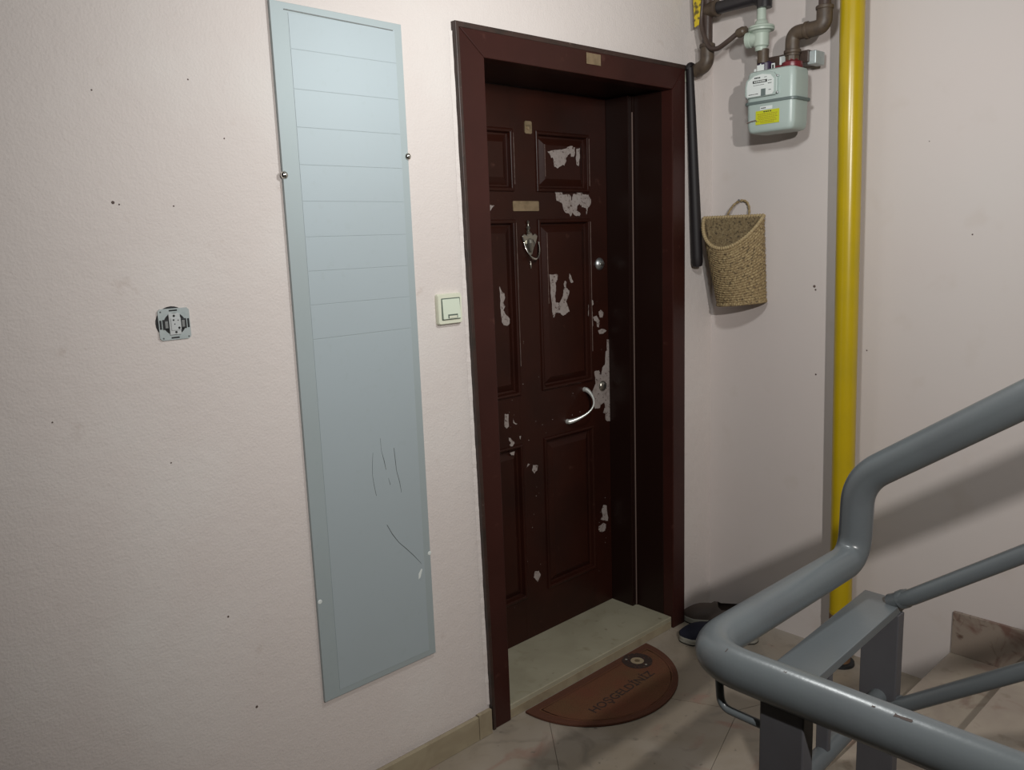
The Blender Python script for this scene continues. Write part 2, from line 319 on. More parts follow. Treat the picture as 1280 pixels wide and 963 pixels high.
# casing (outer frame on the wall face)
OT = 2.122
c = B(); c.prism([(-1.222, -.016, 0), (-1.146, -.016, 0), (-1.152, -.016, 2.04), (-1.254, -.016, OT)], (0, .05, 0)); new('casing', c.b, 'dark', d1, bevel=.003)
c = B(); c.prism([(-.270, -.016, 0), (-.195, -.016, 0), (-.195, -.016, OT), (-.272, -.016, 2.036)], (0, .05, 0)); new('casing', c.b, 'dark', d1, bevel=.003)
c = B(); c.prism([(-1.152, -.016, 2.04), (-.272, -.016, 2.036), (-.195, -.016, OT), (-1.254, -.016, OT)], (0, .05, 0)); new('casing', c.b, 'dark', d1, bevel=.003)
c = B(); c.prism([(-1.252, -.018, OT-.012), (-.195, -.018, OT-.012), (-.193, -.018, OT+.003), (-1.256, -.018, OT+.003)], (0, .02, 0)); new('casing_bead', c.b, 'bead', d1, bevel=.002)
c = B(); c.prism([(-1.224, -.0195, 0), (-1.213, -.0195, 0), (-1.243, -.0195, OT-.008), (-1.256, -.0195, OT+.002)], (0, .019, 0)); new('casing_bead', c.b, 'bead', d1, bevel=.002)
# jambs (reveals)
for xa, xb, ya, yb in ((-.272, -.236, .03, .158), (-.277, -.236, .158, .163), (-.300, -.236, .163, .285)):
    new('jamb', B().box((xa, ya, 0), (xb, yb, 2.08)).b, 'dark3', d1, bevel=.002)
new('jamb_highlight', B().box((-.2795, .1595, .05), (-.2765, .1625, 1.98)).b, 'palebrown', d1)  # pale strip painted as the highlight on the rebate step
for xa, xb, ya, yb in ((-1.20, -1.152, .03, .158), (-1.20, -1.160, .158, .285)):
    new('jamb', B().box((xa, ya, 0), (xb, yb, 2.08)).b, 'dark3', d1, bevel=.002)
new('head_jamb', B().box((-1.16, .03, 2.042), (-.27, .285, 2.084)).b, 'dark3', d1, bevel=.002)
# threshold slab
new('threshold', B().prism([(-1.150, -.008, 0), (-.272, -.008, 0), (-.272, .29, 0), (-1.150, .29, 0)], (0, 0, ZT)).b, 'thresh', d1, bevel=.0025)
new('threshold_edge', B().box((-1.146, -.0095, .001), (-.276, -.0075, .030)).b, 'base', d1)
# leaf: stiles and rails in front of a core, six panels
LX0, LX1, LZ0, LZ1 = -1.158, -.302, ZT+.001, 2.072
leaf = new('door_leaf', B().box((LX0, .292, LZ0), (LX1, .325, LZ1)).b, 'dark2', d1)
cols = [(-1.056, -.793), (-.672, -.408)]; rows = [(.22, .80), (.990, 1.595), (1.702, 1.898)]
for x0, x1 in ((LX0, cols[0][0]), (cols[0][1], cols[1][0]), (cols[1][1], LX1)):
    new('stile', B().box((x0, .27, LZ0), (x1, .2925, LZ1)).b, 'dark2', leaf)
zr = [(LZ0, rows[0][0]), (rows[0][1], rows[1][0]), (rows[1][1], rows[2][0]), (rows[2][1], LZ1)]
for z0, z1 in zr:
    for x0, x1 in cols: new('rail', B().box((x0, .2702, z0), (x1, .2925, z1)).b, 'dark2', leaf)
def frame_prof(b, x0, x1, z0, z1, prof, last=True):
    rg = [[(x0+i, y, z0+i), (x1-i, y, z0+i), (x1-i, y, z1-i), (x0+i, y, z1-i)] for i, y in prof]
    b.rings(rg, cap=False)
    if last: b.ngon(rg[-1])
for x0, x1 in cols:
    for z0, z1 in rows:
        b = B(); frame_prof(b, x0, x1, z0, z1, [(-.007, .2705), (-.005, .2645), (0, .2625), (.006, .2645), (.010, .280), (.016, .281), (.036, .2705), (.040, .2685)]); new('raised_panel', b.b, 'dark2', leaf, bevel=.0012)
# bright strips along the vertical edges of the mouldings
b = B()
for x, z0, z1 in ((-.404, 1.10, 1.59), (-.404, 1.72, 1.89), (-.787, 1.09, 1.59), (-.787, 1.72, 1.89), (-.632, 1.30, 1.555), (-.632, 1.75, 1.86)):
    n = 24
    for i in range(n):
        za = z0+(z1-z0)*i/n; zb = z0+(z1-z0)*(i+1)/n
        wd = random.uniform(.0004, .0016)
        b.box((x-wd/2, .2618 if x != -.632 else .2672, za), (x+wd/2, .2635 if x != -.632 else .270, zb))
new('bright_edge', b.b, 'palebrown', leaf)
# peeled paint
random.seed(11)
def jag(pts, amp=.0018, it=2):
    for _ in range(it):
        out = []
        for i in range(len(pts)):
            p, q = pts[i], pts[(i+1) % len(pts)]; L_ = math.hypot(q[0]-p[0], q[1]-p[1])
            out.append(p); a = min(amp, L_*.16); out.append(((p[0]+q[0])/2+random.uniform(-a, a), (p[1]+q[1])/2+random.uniform(-a, a)))
        pts = out
    return pts
for fld, pts in PATCHES:
    y = .2674 if fld else .2694
    p = jag(pts); ar = sum(p[i-1][0]*p[i][1]-p[i][0]*p[i-1][1] for i in range(len(p)))
    b = B(); y += .0002; vs = [b.v((x, y, z)) for x, z in p]
    for t3 in tessellate_polygon([[Vector((x, z, 0)) for x, z in p]]): b.f([vs[k] for k in t3])
    new('peeled_paint', b.b, 'primer', leaf)
b = B()
for _ in range(70):
    x = random.uniform(-1.0, -.32); z = random.uniform(.15, 1.3); r = random.uniform(.0008, .0022)
    if any(x0-.01 < x < x1+.01 and z0-.01 < z < z1+.01 for x0, x1 in cols for z0, z1 in rows): continue
    b.lathe((x, .2704, z), (0, -1, .1), [(0, r), (.0008, r*.7)], 6)
new('paint_fleck', b.b, 'primer', leaf, kind='stuff')
# casing plate, peephole, name plate
def plate(name, x, y, z, w_, h, m, par, rx=0, lines=True):
    b = B(); b.box((x-w_/2, y-.002, z-h/2), (x+w_/2, y, z+h/2)); o = new(name, b.b, m, par, bevel=.0008)
    return o
plate('number_plate', -.691, -.017, 2.088, .068, .034, 'brass', d1)
pp = B(); pp.prism([(-.711+x, .2695, 1.912+z) for x, z in rrect(.034, .042, .006)], (0, -.003, 0)); pph = new('peephole', pp.b, 'brass', leaf)
new('peephole_lens', B().lathe((-.711, .267, 1.912), (0, -1, 0), [(0, .009), (.003, .009), (.004, .006), (.0045, .001)], 16).b, 'brass', leaf, smooth=True)
np_ = B(); np_.prism([(-.732+x, .2698, 1.647+z) for x, z in rrect(.125, .034, .004)], (0, -.0025, 0)); new('name_plate', np_.b, 'brass', leaf)
# knocker
kx, ky = -.722, .27
kn = new('knocker_plate', B().prism([(kx+x, ky, 1.522+z) for x, z in [(-.038,.022),(-.026,.030),(-.014,.024),(-.008,.034),(.008,.034),(.014,.024),(.026,.030),(.038,.022),(.030,.0),(.018,-.020),(.010,-.040),(0,-.050),(-.010,-.040),(-.018,-.020),(-.030,0)]], (0, -.008, 0)).b, 'bronze', leaf, bevel=.003)
new('finial', B().lathe((kx-.006, ky-.005, 1.550), (0, 0, 1), [(0, .005), (.008, .008), (.014, .004), (.022, .009), (.028, .004), (.036, .003), (.042, .0055), (.048, .001)], 14).b, 'bronze', kn, smooth=True)
new('knocker_boss', B().lathe((kx-.004, ky-.010, 1.512), (0, -.15, -1), [(-.024, .002), (-.018, .014), (-.006, .018), (.006, .013), (.016, .008), (.024, .004), (.026, .001)], 16).b, 'bronze', kn, smooth=True)
kp = [(kx+.036*math.cos(a), ky-.012-.018*abs(math.sin(a)), 1.522+.058*math.sin(a)) for a in [PI+PI*i/16 for i in range(17)]]
new('knocker_ring', B().tube(kp, [.0022+.0035*math.sin(PI*i/16)**4 for i in range(17)], 10).b, 'chrome', kn, smooth=True)
new('striker', B().lathe((kx+.004, ky-.002, 1.430), (0, 0, 1), [(0, .001), (.004, .0035), (.016, .003), (.024, .0015), (.028, .0008)], 10).b, 'bronze', kn, smooth=True)
# locks
lc = new('upper_lock', B().lathe((-.349, .27, 1.430), (0, -1, 0), [(0, .024), (.004, .023), (.009, .017), (.012, .012), (.014, .012), (.0145, .001)], 24).b, 'steel', leaf, smooth=True)
new('key_plug', B().lathe((-.349, .2555, 1.430), (0, -1, 0), [(0, .009), (.004, .0085), (.0045, .001)], 18).b, 'chrome', lc, smooth=True)
ll = new('lower_lock', B().lathe((-.343, .2695, .954), (0, -1, 0), [(0, .021), (.003, .0205), (.008, .016), (.011, .008), (.0115, .001)], 24).b, 'bronze', leaf, smooth=True)
new('key_hole', B().box((-.3445, .257, .947), (-.3415, .2585, .960)).b, 'black', ll)
# curved pull handle
A = Vector((-.448, .262, .955)); E_ = Vector((-.548, .262, .846)); pts = []; rs = []
for i in range(33):
    t = i/32; s_ = math.sin(PI*t)
    p = A.lerp(E_, t)+Vector((.030, -.050, -.006))*(s_**.75)
    pts.append(p); e = abs(2*t-1); rs.append(.0034+.0062*e**2.6)
h = new('pull_handle', B().tube(pts, rs, 12).b, 'silverhandle', leaf, smooth=True)
for p in (A, E_): new('handle_screw', B().lathe(p+Vector((0, .009, 0)), (0, -1, 0), [(-.001, .010), (.010, .009), (.017, .006), (.018, .001)], 14).b, 'silverhandle', h, smooth=True)
# ================================================================== THINGS ON THE LEFT WALL
# metal sheet
px0, px1, pz0, pz1 = -1.800, -1.428, .343, 2.094
sh = thing('metal_panel', 'tall grey metal panel screwed to the wall left of the door, scratched', 'panel', (-1.614, 0, pz0))
def P_(b): return b
o_ = sh.location.copy()
def pl(name, bb_, m, par=None, **k):
    return new(name, bb_.b, m, par or sh, **k)
pl('backing_sheet', B(o_).prism([(-1.7975, -.0095, pz0), (px1, -.0095, pz0+.0), (px1-.002, -.0095, pz1-.004), (-1.797, -.0095, pz1)], (0, .009, 0)), 'silver', bevel=.0006)
ix0, ix1 = -1.752, -1.452
zs = [2.074, 1.990, 1.815, 1.735, 1.655, 1.557, 1.475, 1.392, 1.306]
zs = [2.0725, 1.992, 1.902, 1.815, 1.728, 1.642, 1.557, 1.474, 1.391, 1.306]
for za, zb in zip(zs, zs[1:]):
    pl('sheet_strip', B(o_).box((ix0, -.0103, zb+.0006), (ix1, -.0094, za-.0006)), 'silver2', bevel=.0003)
pl('lower_sheet', B(o_).box((ix0, -.0103, .36), (ix1, -.0094, 1.3045)), 'silver2', bevel=.0003)
pl('top_bead', B(o_).tube([(-1.762, -.0105, 2.0775), (-1.458, -.0105, 2.0715)], .0014, 8), 'steel')
for x, z, r in ((-1.794, 1.703, .0095), (-1.431, 1.760, .0095)):
    s1 = pl('dome_screw', B(o_).lathe((x, -.009, z), (0, -1, 0), [(0, r), (.002, r), (.005, r*.8), (.007, r*.4), (.0075, .0005)], 18), 'chrome', smooth=True)
for x, z in ((-1.790, .624), (-1.431, .652)):
    pl('chipped_screw_hole', B(o_).lathe((x, -.0094, z), (0, -1, 0), [(0, .0065), (.001, .005), (.0012, .0005)], 9), 'label')
random.seed(3)
def scr(pts, r=.0009):
    b = B(o_); b.tube([(x, -.0104, z) for x, z in pts], [r*random.uniform(.4, 1.2) for _ in pts], 5); pl('scratch', b, 'scratch')
scr([(-1.600, .985), (-1.604, .955), (-1.606, .925), (-1.603, .895), (-1.598, .865)], .0007)
scr([(-1.574, 1.02), (-1.573, .985), (-1.566, .955), (-1.562, .93)]); scr([(-1.556, .905), (-1.551, .885)], .0006)
scr([(-1.532, .985), (-1.530, .95), (-1.528, .92), (-1.520, .885), (-1.516, .855)])
scr([(-1.570, .775), (-1.555, .745), (-1.535, .715), (-1.51, .688), (-1.487, .662), (-1.462, .63)])
b = B(o_); b.prism([(-1.475, -.0103, .587), (-1.469, -.0103, .590), (-1.460, -.0103, .613), (-1.464, -.0103, .615), (-1.474, -.0103, .603)], (0, -.0004, 0)); pl('paint_dab', b, 'label')
# light switch
sx, sz = -1.314, 1.347
sw = thing('light_switch', 'small ivory light switch on the wall between metal panel and door', 'switch', (sx, 0, sz-.042))
o_ = sw.location.copy()
b = B(o_); b.rings([[(sx+x*k, y, sz+z*k) for x, z in rrect(.088, .086, .006)] for k, y in ((1, 0), (1, -.009), (.95, -.0125))]); new('frame', b.b, 'ivory', sw, smooth=True)
b = B(o_); b.rings([[(sx+.002+x*k, y, sz+z*k) for x, z in rrect(.066, .060, .002)] for k, y in ((1.03, -.0122), (1.03, -.0126))]); new('rocker_gap', b.b, 'slot', sw)
b = B(o_); b.prism([(sx+.002-.031, -.0125, sz-.028), (sx+.002-.031, -.0185, sz-.028), (sx+.002-.031, -.0145, sz+.028), (sx+.002-.031, -.0125, sz+.028)], (.062, 0, 0)); rk = new('rocker', b.b, 'ivory2', sw, bevel=.001)
b = B(o_); b.box((sx-.013, -.0192, sz-.026), (sx+.021, -.0178, sz-.015)); new('indicator_window', b.b, 'slot', rk)
b = B(o_); b.box((sx-.010, -.0197, sz-.0255), (sx+.018, -.0188, sz-.019)); new('indicator_lens', b.b, 'ivory', rk)
# bare socket insert
qx, qz = -2.085, 1.376
so = thing('switch_insert', 'bare metal switch insert without its cover on the wall left of metal panel', 'switch', (qx, 0, qz-.036))
o_ = so.location.copy()
b = B(o_); b.lathe((qx-.004, .0, qz+.003), (0, -1, 0), [(-.0005, .0365), (.0008, .036)], 28); new('wall_box_rim', b.b, 'black', so)
rot = Matrix.Rotation(math.radians(2), 3, 'Y')
b = B(o_); n = 40
outer = [];
for k in range(n):
    a = 2*PI*k/n+PI/n; ca, sa = math.cos(a), math.sin(a); m_ = max(abs(ca), abs(sa)); s_ = .0345/m_
    s_ = min(s_, .0455); outer.append((qx+ca*s_, qz+sa*s_))
inner = [(qx+.0245*math.cos(2*PI*k/n+PI/n), qz+.0245*math.sin(2*PI*k/n+PI/n)) for k in range(n)]
r0 = [(x, -.0015, z) for x, z in outer]; r1 = [(x, -.0035, z) for x, z in outer]; r2 = [(x, -.0035, z) for x, z in inner]; r3 = [(x, -.0015, z) for x, z in inner]
b.rings([r0, r1, r2, r3], cap=False); new('mounting_plate', b.b, 'zinc', so)
b = B(o_); b.lathe((qx, -.001, qz), (0, -1, 0), [(0, .0247), (.0012, .0246)], 28); new('recess', b.b, 'black', so)
mb = new('mechanism_block', B(o_).box((qx-.0125, -.0060, qz-.0235), (qx+.0125, -.0015, qz+.0235)).b, 'mech', so, bevel=.001)
new('mechanism_block', B(o_).box((qx-.009, -.0075, qz-.014), (qx+.013, -.0055, qz+.014)).b, 'mech', so, bevel=.001)
for s_ in (-1, 1):
    new('clip', B(o_).box((qx+s_*.0195-.0065, -.0055, qz-.011), (qx+s_*.0195+.0065, -.002, qz+.011)).b, 'black', so, bevel=.001)
    new('clip_tab', B(o_).box((qx+s_*.0185-.003, -.0062, qz-.0075), (qx+s_*.0185+.003, -.0052, qz+.0075)).b, 'steel', so)
    new('slot', B(o_).box((qx+s_*.0305-.0022, -.0038, qz-.010), (qx+s_*.0305+.0022, -.0033, qz+.010)).b, 'black', so)
    new('slot', B(o_).box((qx-.010, -.0038, qz+s_*.0300-.0017), (qx+.008, -.0033, qz+s_*.0300+.0017)).b, 'black', so)
for x, z, r in ((-.001, .018, .003), (.001, -.018, .003), (-.003, .009, .0022), (.008, -.009, .003), (-.001, -.0, .0015), (.007, .008, .0015)):
    new('terminal_screw', B(o_).lathe((qx+x, -.0058 if abs(z) > .015 else -.0073, qz+z), (0, -1, 0), [(0, r), (.0006, r*.8)], 10).b, 'black', so)
for x, z in ((-.0285, .028), (-.027, -.030), (.029, -.030)):
    new('mounting_hole', B(o_).lathe((qx+x, -.0033, qz+z), (0, -1, 0), [(0, .0022), (.0004, .002)], 8).b, 'scratch', so)
# black rod leaning in the corner
rd = thing('black_rod', 'long thin black rod hanging in the corner right of the door frame', 'rod', (-.14, -.025, 1.40))
b = B(rd.location); zz = [2.115, 2.0, 1.8, 1.6, 1.45, 1.425, 1.412, 1.408]
b.tube([(-.183+.047*(2.115-z)/.707, -.026-.004*(2.115-z), z) for z in zz], [.0130, .0155, .018, .0205, .0215, .0215, .018, .006], 14); rs_ = new('shaft', b.b, 'blackrod', rd, smooth=True)
b = B(rd.location); b.tube([(-.190, -.020, 2.108), (-.183, -.024, 2.122), (-.176, -.027, 2.128), (-.166, -.030, 2.126)], [.011, .011, .009, .006], 10, bend=.006); new('hook', b.b, 'blackrod', rd, smooth=True)
# ================================================================== BACK WALL: gas installation
ym = -.352                                  # meter centre
gp = thing('inlet_pipe', 'brown and black gas pipes with yellow lever in the corner left of the meter', 'pipe', (-.155, -.08, 2.1))
o_ = gp.location.copy()
new('riser_pipe', B(o_).tube([(-.155, -.080, 2.75), (-.155, -.080, 2.17)], .0185, 16).b, 'pipe', gp, smooth=True)
new('elbow', B(o_).tube([(-.155, -.080, 2.185), (-.155, -.080, 2.120), (-.155, -.030, 2.105)], .0245, 16, bend=.03).b, 'fitting', gp, smooth=True)
new('wall_pipe', B(o_).tube([(-.155, -.032, 2.1055), (-.155, .01, 2.098)], .019, 16).b, 'pipe', gp, smooth=True)
new('wall_collar', B(o_).lathe((-.155, .001, 2.098), (0, -1, .1), [(0, .034), (.003, .033), (.004, .02)], 20).b, 'ivory', gp, smooth=True)
for z in (2.183, 2.20):
    new('elbow_rim', B(o_).lathe((-.155, -.080, z), (0, 0, 1), [(-.006, .026), (-.004, .0275), (.004, .0275), (.006, .026)], 18).b, 'fitting', gp, smooth=True) if z < 2.19 else None
new('cross_pipe', B(o_).tube([(-.155, -.085, 2.300), (-.155, -.300, 2.300)], .021, 16).b, 'pipedark', gp, smooth=True)
new('tee_fitting', B(o_).lathe((-.155, -.078, 2.300), (0, -1, 0), [(-.02, .024), (.03, .026), (.034, .029), (.044, .029), (.046, .022)], 18).b, 'fitting', gp, smooth=True)
new('elbow', B(o_).tube([(-.155, -.27, 2.300), (-.155, -.302, 2.300), (-.155, -.302, 2.262)], .025, 16, bend=.025).b, 'pipedark', gp, smooth=True)
new('impulse_tube', B(o_).tube([(-.178, -.075, 2.33), (-.178, -.068, 2.262), (-.178, -.080, 2.215), (-.178, -.105, 2.168), (-.178, -.135, 2.158), (-.178, -.175, 2.175), (-.170, -.215, 2.200), (-.165, -.235, 2.203)], .0085, 10, bend=.03).b, 'pipe', gp, smooth=True)
new('union_nut', B(o_).lathe((-.166, -.208, 2.196), (0, -1, .25), [(0, .014), (.006, .016), (.024, .016), (.030, .0125), (.036, .012)], 12).b, 'fitting', gp)
# outlet side
go = thing('outlet_pipe', 'brown gas pipe bent twice above the right side of the meter', 'pipe', (-.14, -.45, 2.07)); gp_in, gp, o_ = gp, go, go.location.copy()
new('union_nut', B(o_).lathe((-.14, -.398, 2.068), (0, 0, 1), [(0, .021), (.005, .023), (.026, .023), (.03, .018)], 8).b, 'fitting', gp)
new('elbow', B(o_).tube([(-.14, -.398, 2.095), (-.14, -.398, 2.165), (-.14, -.450, 2.165)], .0235, 16, bend=.038).b, 'fitting', gp, smooth=True)
new('elbow', B(o_).tube([(-.14, -.443, 2.165), (-.14, -.505, 2.165), (-.14, -.505, 2.220)], .0245, 16, bend=.035).b, 'fitting', gp, smooth=True)
for p, ax in (((-.14, -.448, 2.165), (0, -1, 0)), ((-.14, -.505, 2.222), (0, 0, 1)), ((-.14, -.398, 2.108), (0, 0, 1))):
    new('elbow_rim', B(o_).lathe(p, ax, [(-.006, .0255), (-.004, .0275), (.004, .0275), (.006, .0255)], 18).b, 'fitting', gp, smooth=True)
new('riser_pipe', B(o_).tube([(-.14, -.505, 2.21), (-.14, -.505, 2.75)], .019, 16).b, 'pipe', gp, smooth=True)
gp = gp_in; o_ = gp.location.copy()
new('yellow_lever', B(o_).prism([(-.182, -.066, 2.252), (-.182, -.048, 2.246), (-.182, -.036, 2.42), (-.182, -.086, 2.42)], (-.006, 0, 0)).b, 'yellowlever', gp, bevel=.002)
# regulator
rg = thing('gas_regulator', 'pale green gas regulator above the meter inlet', 'regulator', (-.15, -.30, 2.14))
o_ = rg.location.copy(); rx, ry = -.152, -.290
new('spring_housing', B(o_).lathe((rx, ry, 2.205), (0, 0, 1), [(.0, .030), (.004, .024), (.018, .020), (.022, .0155), (.060, .0145), (.062, .016), (.070, .016), (.072, .010)], 24).b, 'regul', rg, smooth=True)
new('diaphragm_flange', B(o_).lathe((rx, ry, 2.190), (0, 0, 1), [(0, .034), (.002, .042), (.008, .043), (.009, .040), (.010, .043), (.016, .042), (.019, .034)], 28).b, 'regul', rg, smooth=True)
new('valve_body', B(o_).lathe((rx, ry, 2.128), (0, 0, 1), [(0, .018), (.006, .020), (.012, .020), (.016, .025), (.055, .026), (.064, .034)], 24).b, 'regul', rg, smooth=True)
new('inlet_boss', B(o_).lathe((rx, ry, 2.170), (-.1, 1, 0), [(0, .024), (.034, .023), (.036, .026), (.050, .026), (.052, .015)], 20).b, 'regul', rg, smooth=True)
# meter
gm = thing('gas_meter', 'grey green gas meter with white dial and yellow sticker on back wall', 'meter', (-.12, ym, 1.86))
o_ = gm.location.copy(); mx0, mx1 = -.198, -.090; y0, y1 = -.262, -.437
def case(zlist, m, name):
    b = B(o_); cx_, cy_ = (mx0+mx1)/2, (y0+y1)/2
    b.rings([[(cx_+u*k, cy_+v*k, z) for u, v in rrect(mx1-mx0, y0-y1, .019, 6)] for z, k in zlist]); return new(name, b.b, m, gm, smooth=True)
case([(1.858, .80), (1.861, .90), (1.868, .955), (1.885, .985), (1.953, 1.0)], 'metergrey', 'lower_case')
case([(1.9505, 1.0), (1.951, 1.075), (1.956, 1.085), (1.960, 1.075), (1.9605, 1.0)], 'meterseam', 'seam_flange')
up_ = case([(1.958, 1.0), (2.025, 1.0), (2.045, .985), (2.054, .95), (2.058, .85)], 'metergrey', 'upper_case')
# dial housing and plate
b = B(o_); dz = 2.008; dy = -.322
sh_ = [(-.048, -.034), (.050, -.034), (.058, -.026), (.058, .018), (.044, .034), (.010, .040), (-.024, .036), (-.050, .020), (-.054, .0), (-.054, -.026)]
b.prism([(-.196, dy-u*1.06, dz+v*1.06) for u, v in sh_], (-.012, 0, 0)); hs = new('dial_housing', b.b, 'metergrey', gm, bevel=.003)
sh2 = [(-.048, -.032), (.044, -.032), (.050, -.024), (.050, .016), (.038, .030), (.008, .036), (-.022, .032), (-.045, .018), (-.049, .0)]
b = B(o_); b.prism([(-.208, dy-u, dz+v-.001) for u, v in sh2], (-.0015, 0, 0)); bmesh.ops.triangulate(b.b, faces=b.b.faces[:]); dp = new('dial_plate', b.b, 'label', gm)
new('index_notch', B(o_).box((-.2098, dy-.021, dz-.034), (-.2086, dy-.004, dz-.012)).b, 'meterseam', gm)
new('counter_window', B(o_).box((-.2105, dy-.026, dz+.008), (-.209, dy+.026, dz+.0165)).b, 'ink', gm)
def ink(yc, zc, w_, hh, m, name, x=-.2100, n=5):
    b = B(o_); w0 = w_/n
    for q in range(n): b.box((x, yc-w_/2+q*w0+w0*random.uniform(.04, .16), zc-hh/2), (x+.0006, yc-w_/2+(q+1)*w0-w0*random.uniform(.04, .2), zc+hh/2))
    return new(name, b.b, m, gm)
ink(dy, dz+.0122, .042, .0042, 'label', 'counter_digits', -.2109, 8)
ink(dy+.010, dz+.0245, .022, .0042, 'ink', 'dial_print', n=4)
ink(dy-.020, dz+.0240, .010, .0018, 'ink', 'dial_print', n=2)
ink(dy-.036, dz+.0120, .014, .0020, 'ink', 'dial_print', n=3)
ink(dy-.036, dz+.0030, .014, .0024, 'ink', 'dial_print', n=3)
ink(dy+.004, dz+.0015, .040, .0014, 'ink', 'dial_print', n=7)
ink(dy+.024, dz-.026, .036, .0022, 'ink', 'dial_print', n=7)
ink(dy-.036, dz-.018, .010, .0018, 'ink', 'dial_print', n=2)
for y, z in ((dy-.060, dz+.022), (dy-.060, dz-.030), (dy+.050, dz-.034)):
    new('cover_screw', B(o_).lathe((-.204, y, z), (-1, 0, 0), [(-.006, .004), (.003, .004), (.004, .002)], 10).b, 'steel', gm, smooth=True)
stk = new('yellow_sticker', B(o_).box((-.1995, -.388, 1.884), (-.1978, -.302, 1.928)).b, 'yellabel', gm)
ink(-.345, 1.9235, .030, .0034, 'ink', 'sticker_print', -.2000, 4)
for z_, w_ in ((1.9165, .074), (1.9110, .070), (1.9055, .074), (1.9000, .064), (1.8945, .070), (1.8895, .050)): ink(-.345, z_, w_, .0017, 'redink', 'sticker_print', -.2000, 9)
new('white_label', B(o_).box((-.1992, -.362, 1.930), (-.1978, -.318, 1.941)).b, 'label', gm)
ink(-.330, 1.9355, .018, .0030, 'ink', 'label_print', -.1998, 3)
new('seal_wire', B(o_).tube([(-.2, -.270, 1.893), (-.203, -.285, 1.897), (-.203, -.305, 1.899), (-.2, -.308, 1.894)], .0016, 6).b, 'palebrown', gm)
# connections of the meter
new('inlet_stub', B(o_).lathe((-.14, -.302, 2.052), (0, 0, 1), [(0, .029), (.034, .029), (.036, .020), (.040, .018)], 20).b, 'purple', gm, smooth=True)
new('inlet_nipple', B(o_).lathe((-.148, -.296, 2.088), (0, 0, 1), [(0, .019), (.045, .019)], 16).b, 'fitting', gm, smooth=True)
new('outlet_stub', B(o_).lathe((-.14, -.398, 2.052), (0, 0, 1), [(0, .032), (.004, .034), (.022, .033), (.028, .022), (.034, .021)], 20).b, 'red', gm, smooth=True)
new('red_seal', B(o_).box((-.155, -.385, 2.052), (-.125, -.335, 2.072)).b, 'red', gm, bevel=.004)
new('tag', B(o_).prism([(-.1705, -.288, 2.060), (-.1705, -.314, 2.060), (-.1705, -.314, 2.080), (-.1705, -.304, 2.080), (-.1705, -.301, 2.085), (-.1705, -.298, 2.080), (-.1705, -.288, 2.080)], (-.0015, 0, 0)).b, 'label', gm)
new('tag', B(o_).box((-.170, -.352, 2.056), (-.168, -.340, 2.078)).b, 'label', gm)
new('tag', B(o_).box((-.170, -.284, 2.052), (-.168, -.276, 2.070)).b, 'label', gm)
new('tag_mark', B(o_).box((-.171, -.349, 2.062), (-.1695, -.343, 2.074)).b, 'ink', gm)
new('mounting_bracket', B(o_).box((-.112, -.440, 2.073), (-.040, -.250, 2.112)).b, 'pipe', gm, bevel=.003)
new('bracket_end', B(o_).box((-.105, -.462, 2.066), (-.045, -.432, 2.108)).b, 'zinc', gm, bevel=.003)
new('bracket_label', B(o_).box((-.1145, -.362, 2.078), (-.1115, -.338, 2.106)).b, 'label', gm)
# ------------------------------------------------------------------ yellow riser
yp = thing('gas_riser', 'thick vertical yellow gas pipe on the back wall behind the handrail', 'pipe', (-.09, -.59, 0))
o_ = yp.location.copy()
yy = lambda z: -.590+.007*(z-1.3)-.0
yy = lambda z: -.603+.0150*z
new('pipe', B(o_).tube([(-.085, yy(z), z) for z in (.19, .6, 1.2, 1.8, 2.75)], .0375, 28).b, 'yellow', yp, smooth=True)
new('pipe_foot', B(o_).tube([(-.085, yy(0), -.0), (-.085, yy(.19), .192)], .0373, 28).b, 'rustfoot', yp, smooth=True)
new('pipe_band', B(o_).lathe((-.085, yy(.20), .20), (0, 0, 1), [(-.004, .038), (0, .0388), (.004, .038)], 28).b, 'yellow', yp, smooth=True)
new('floor_sleeve', B(o_).lathe((-.085, yy(0), 0), (0, 0, 1), [(0, .052), (.010, .050), (.012, .040)], 24).b, 'black', yp, smooth=True)
# ------------------------------------------------------------------ basket
bk = thing('wall_basket', 'woven seagrass basket hanging by its loop on the back wall', 'basket', (-.06, -.135, 1.265))
o_ = bk.location.copy()
ROWS, SEG = 25, 168
BT = math.radians(22); BU = Vector((-math.sin(BT), math.cos(BT), 0)); BN = Vector((-math.cos(BT), -math.sin(BT), 0)); BC = Vector((-.058, -.133, 0))
def bask(u, v, off=0):
    """u 0..0.34 straight back, then round the bulging front; v 0 bottom..1 rim"""
    W = .089+.021*v; D = .092+.028*v
    if u < .34: s_ = W*(1-2*u/.34); d = -.0; fx = 0; q = 0
    else:
        q = (u-.34)/.66; ph_ = PI*q; s_ = -W*math.cos(ph_); d = D*math.sin(ph_)**.85; fx = math.sin(PI*q**1.22)
    nrm = Vector((s_/W*.8, d/D, 0)); n_ = max(.4, nrm.length)
    s_ += off*nrm.x/n_; d += off*(nrm.y/n_ if u >= .34 else -1)
    rim = 1.588-.112*fx**1.1
    z = 1.272+(rim-1.272)*v-.075*s_*(1-v)
    p = BC+BU*(s_-.034*(1-v))+BN*d
    return Vector((p.x, p.y, z))
b = B(o_); rings_ = []
for i in range(ROWS*6+1):
    v = i/(ROWS*6); ring = []
    for k in range(SEG):
        u = k/SEG; row = int(v*ROWS*.9999); ph = (v*ROWS) % 1
        bulge = .0042*math.sin(PI*ph)*(.62+.38*math.sin(2*PI*(k/5.6)+row*2.4+ph*2.6))
        ring.append(bask(u, v, bulge-.0015))
    rings_.append(ring)
b.rings(rings_, cap=False)
new('woven_body', b.b, 'reed', bk, smooth=True)
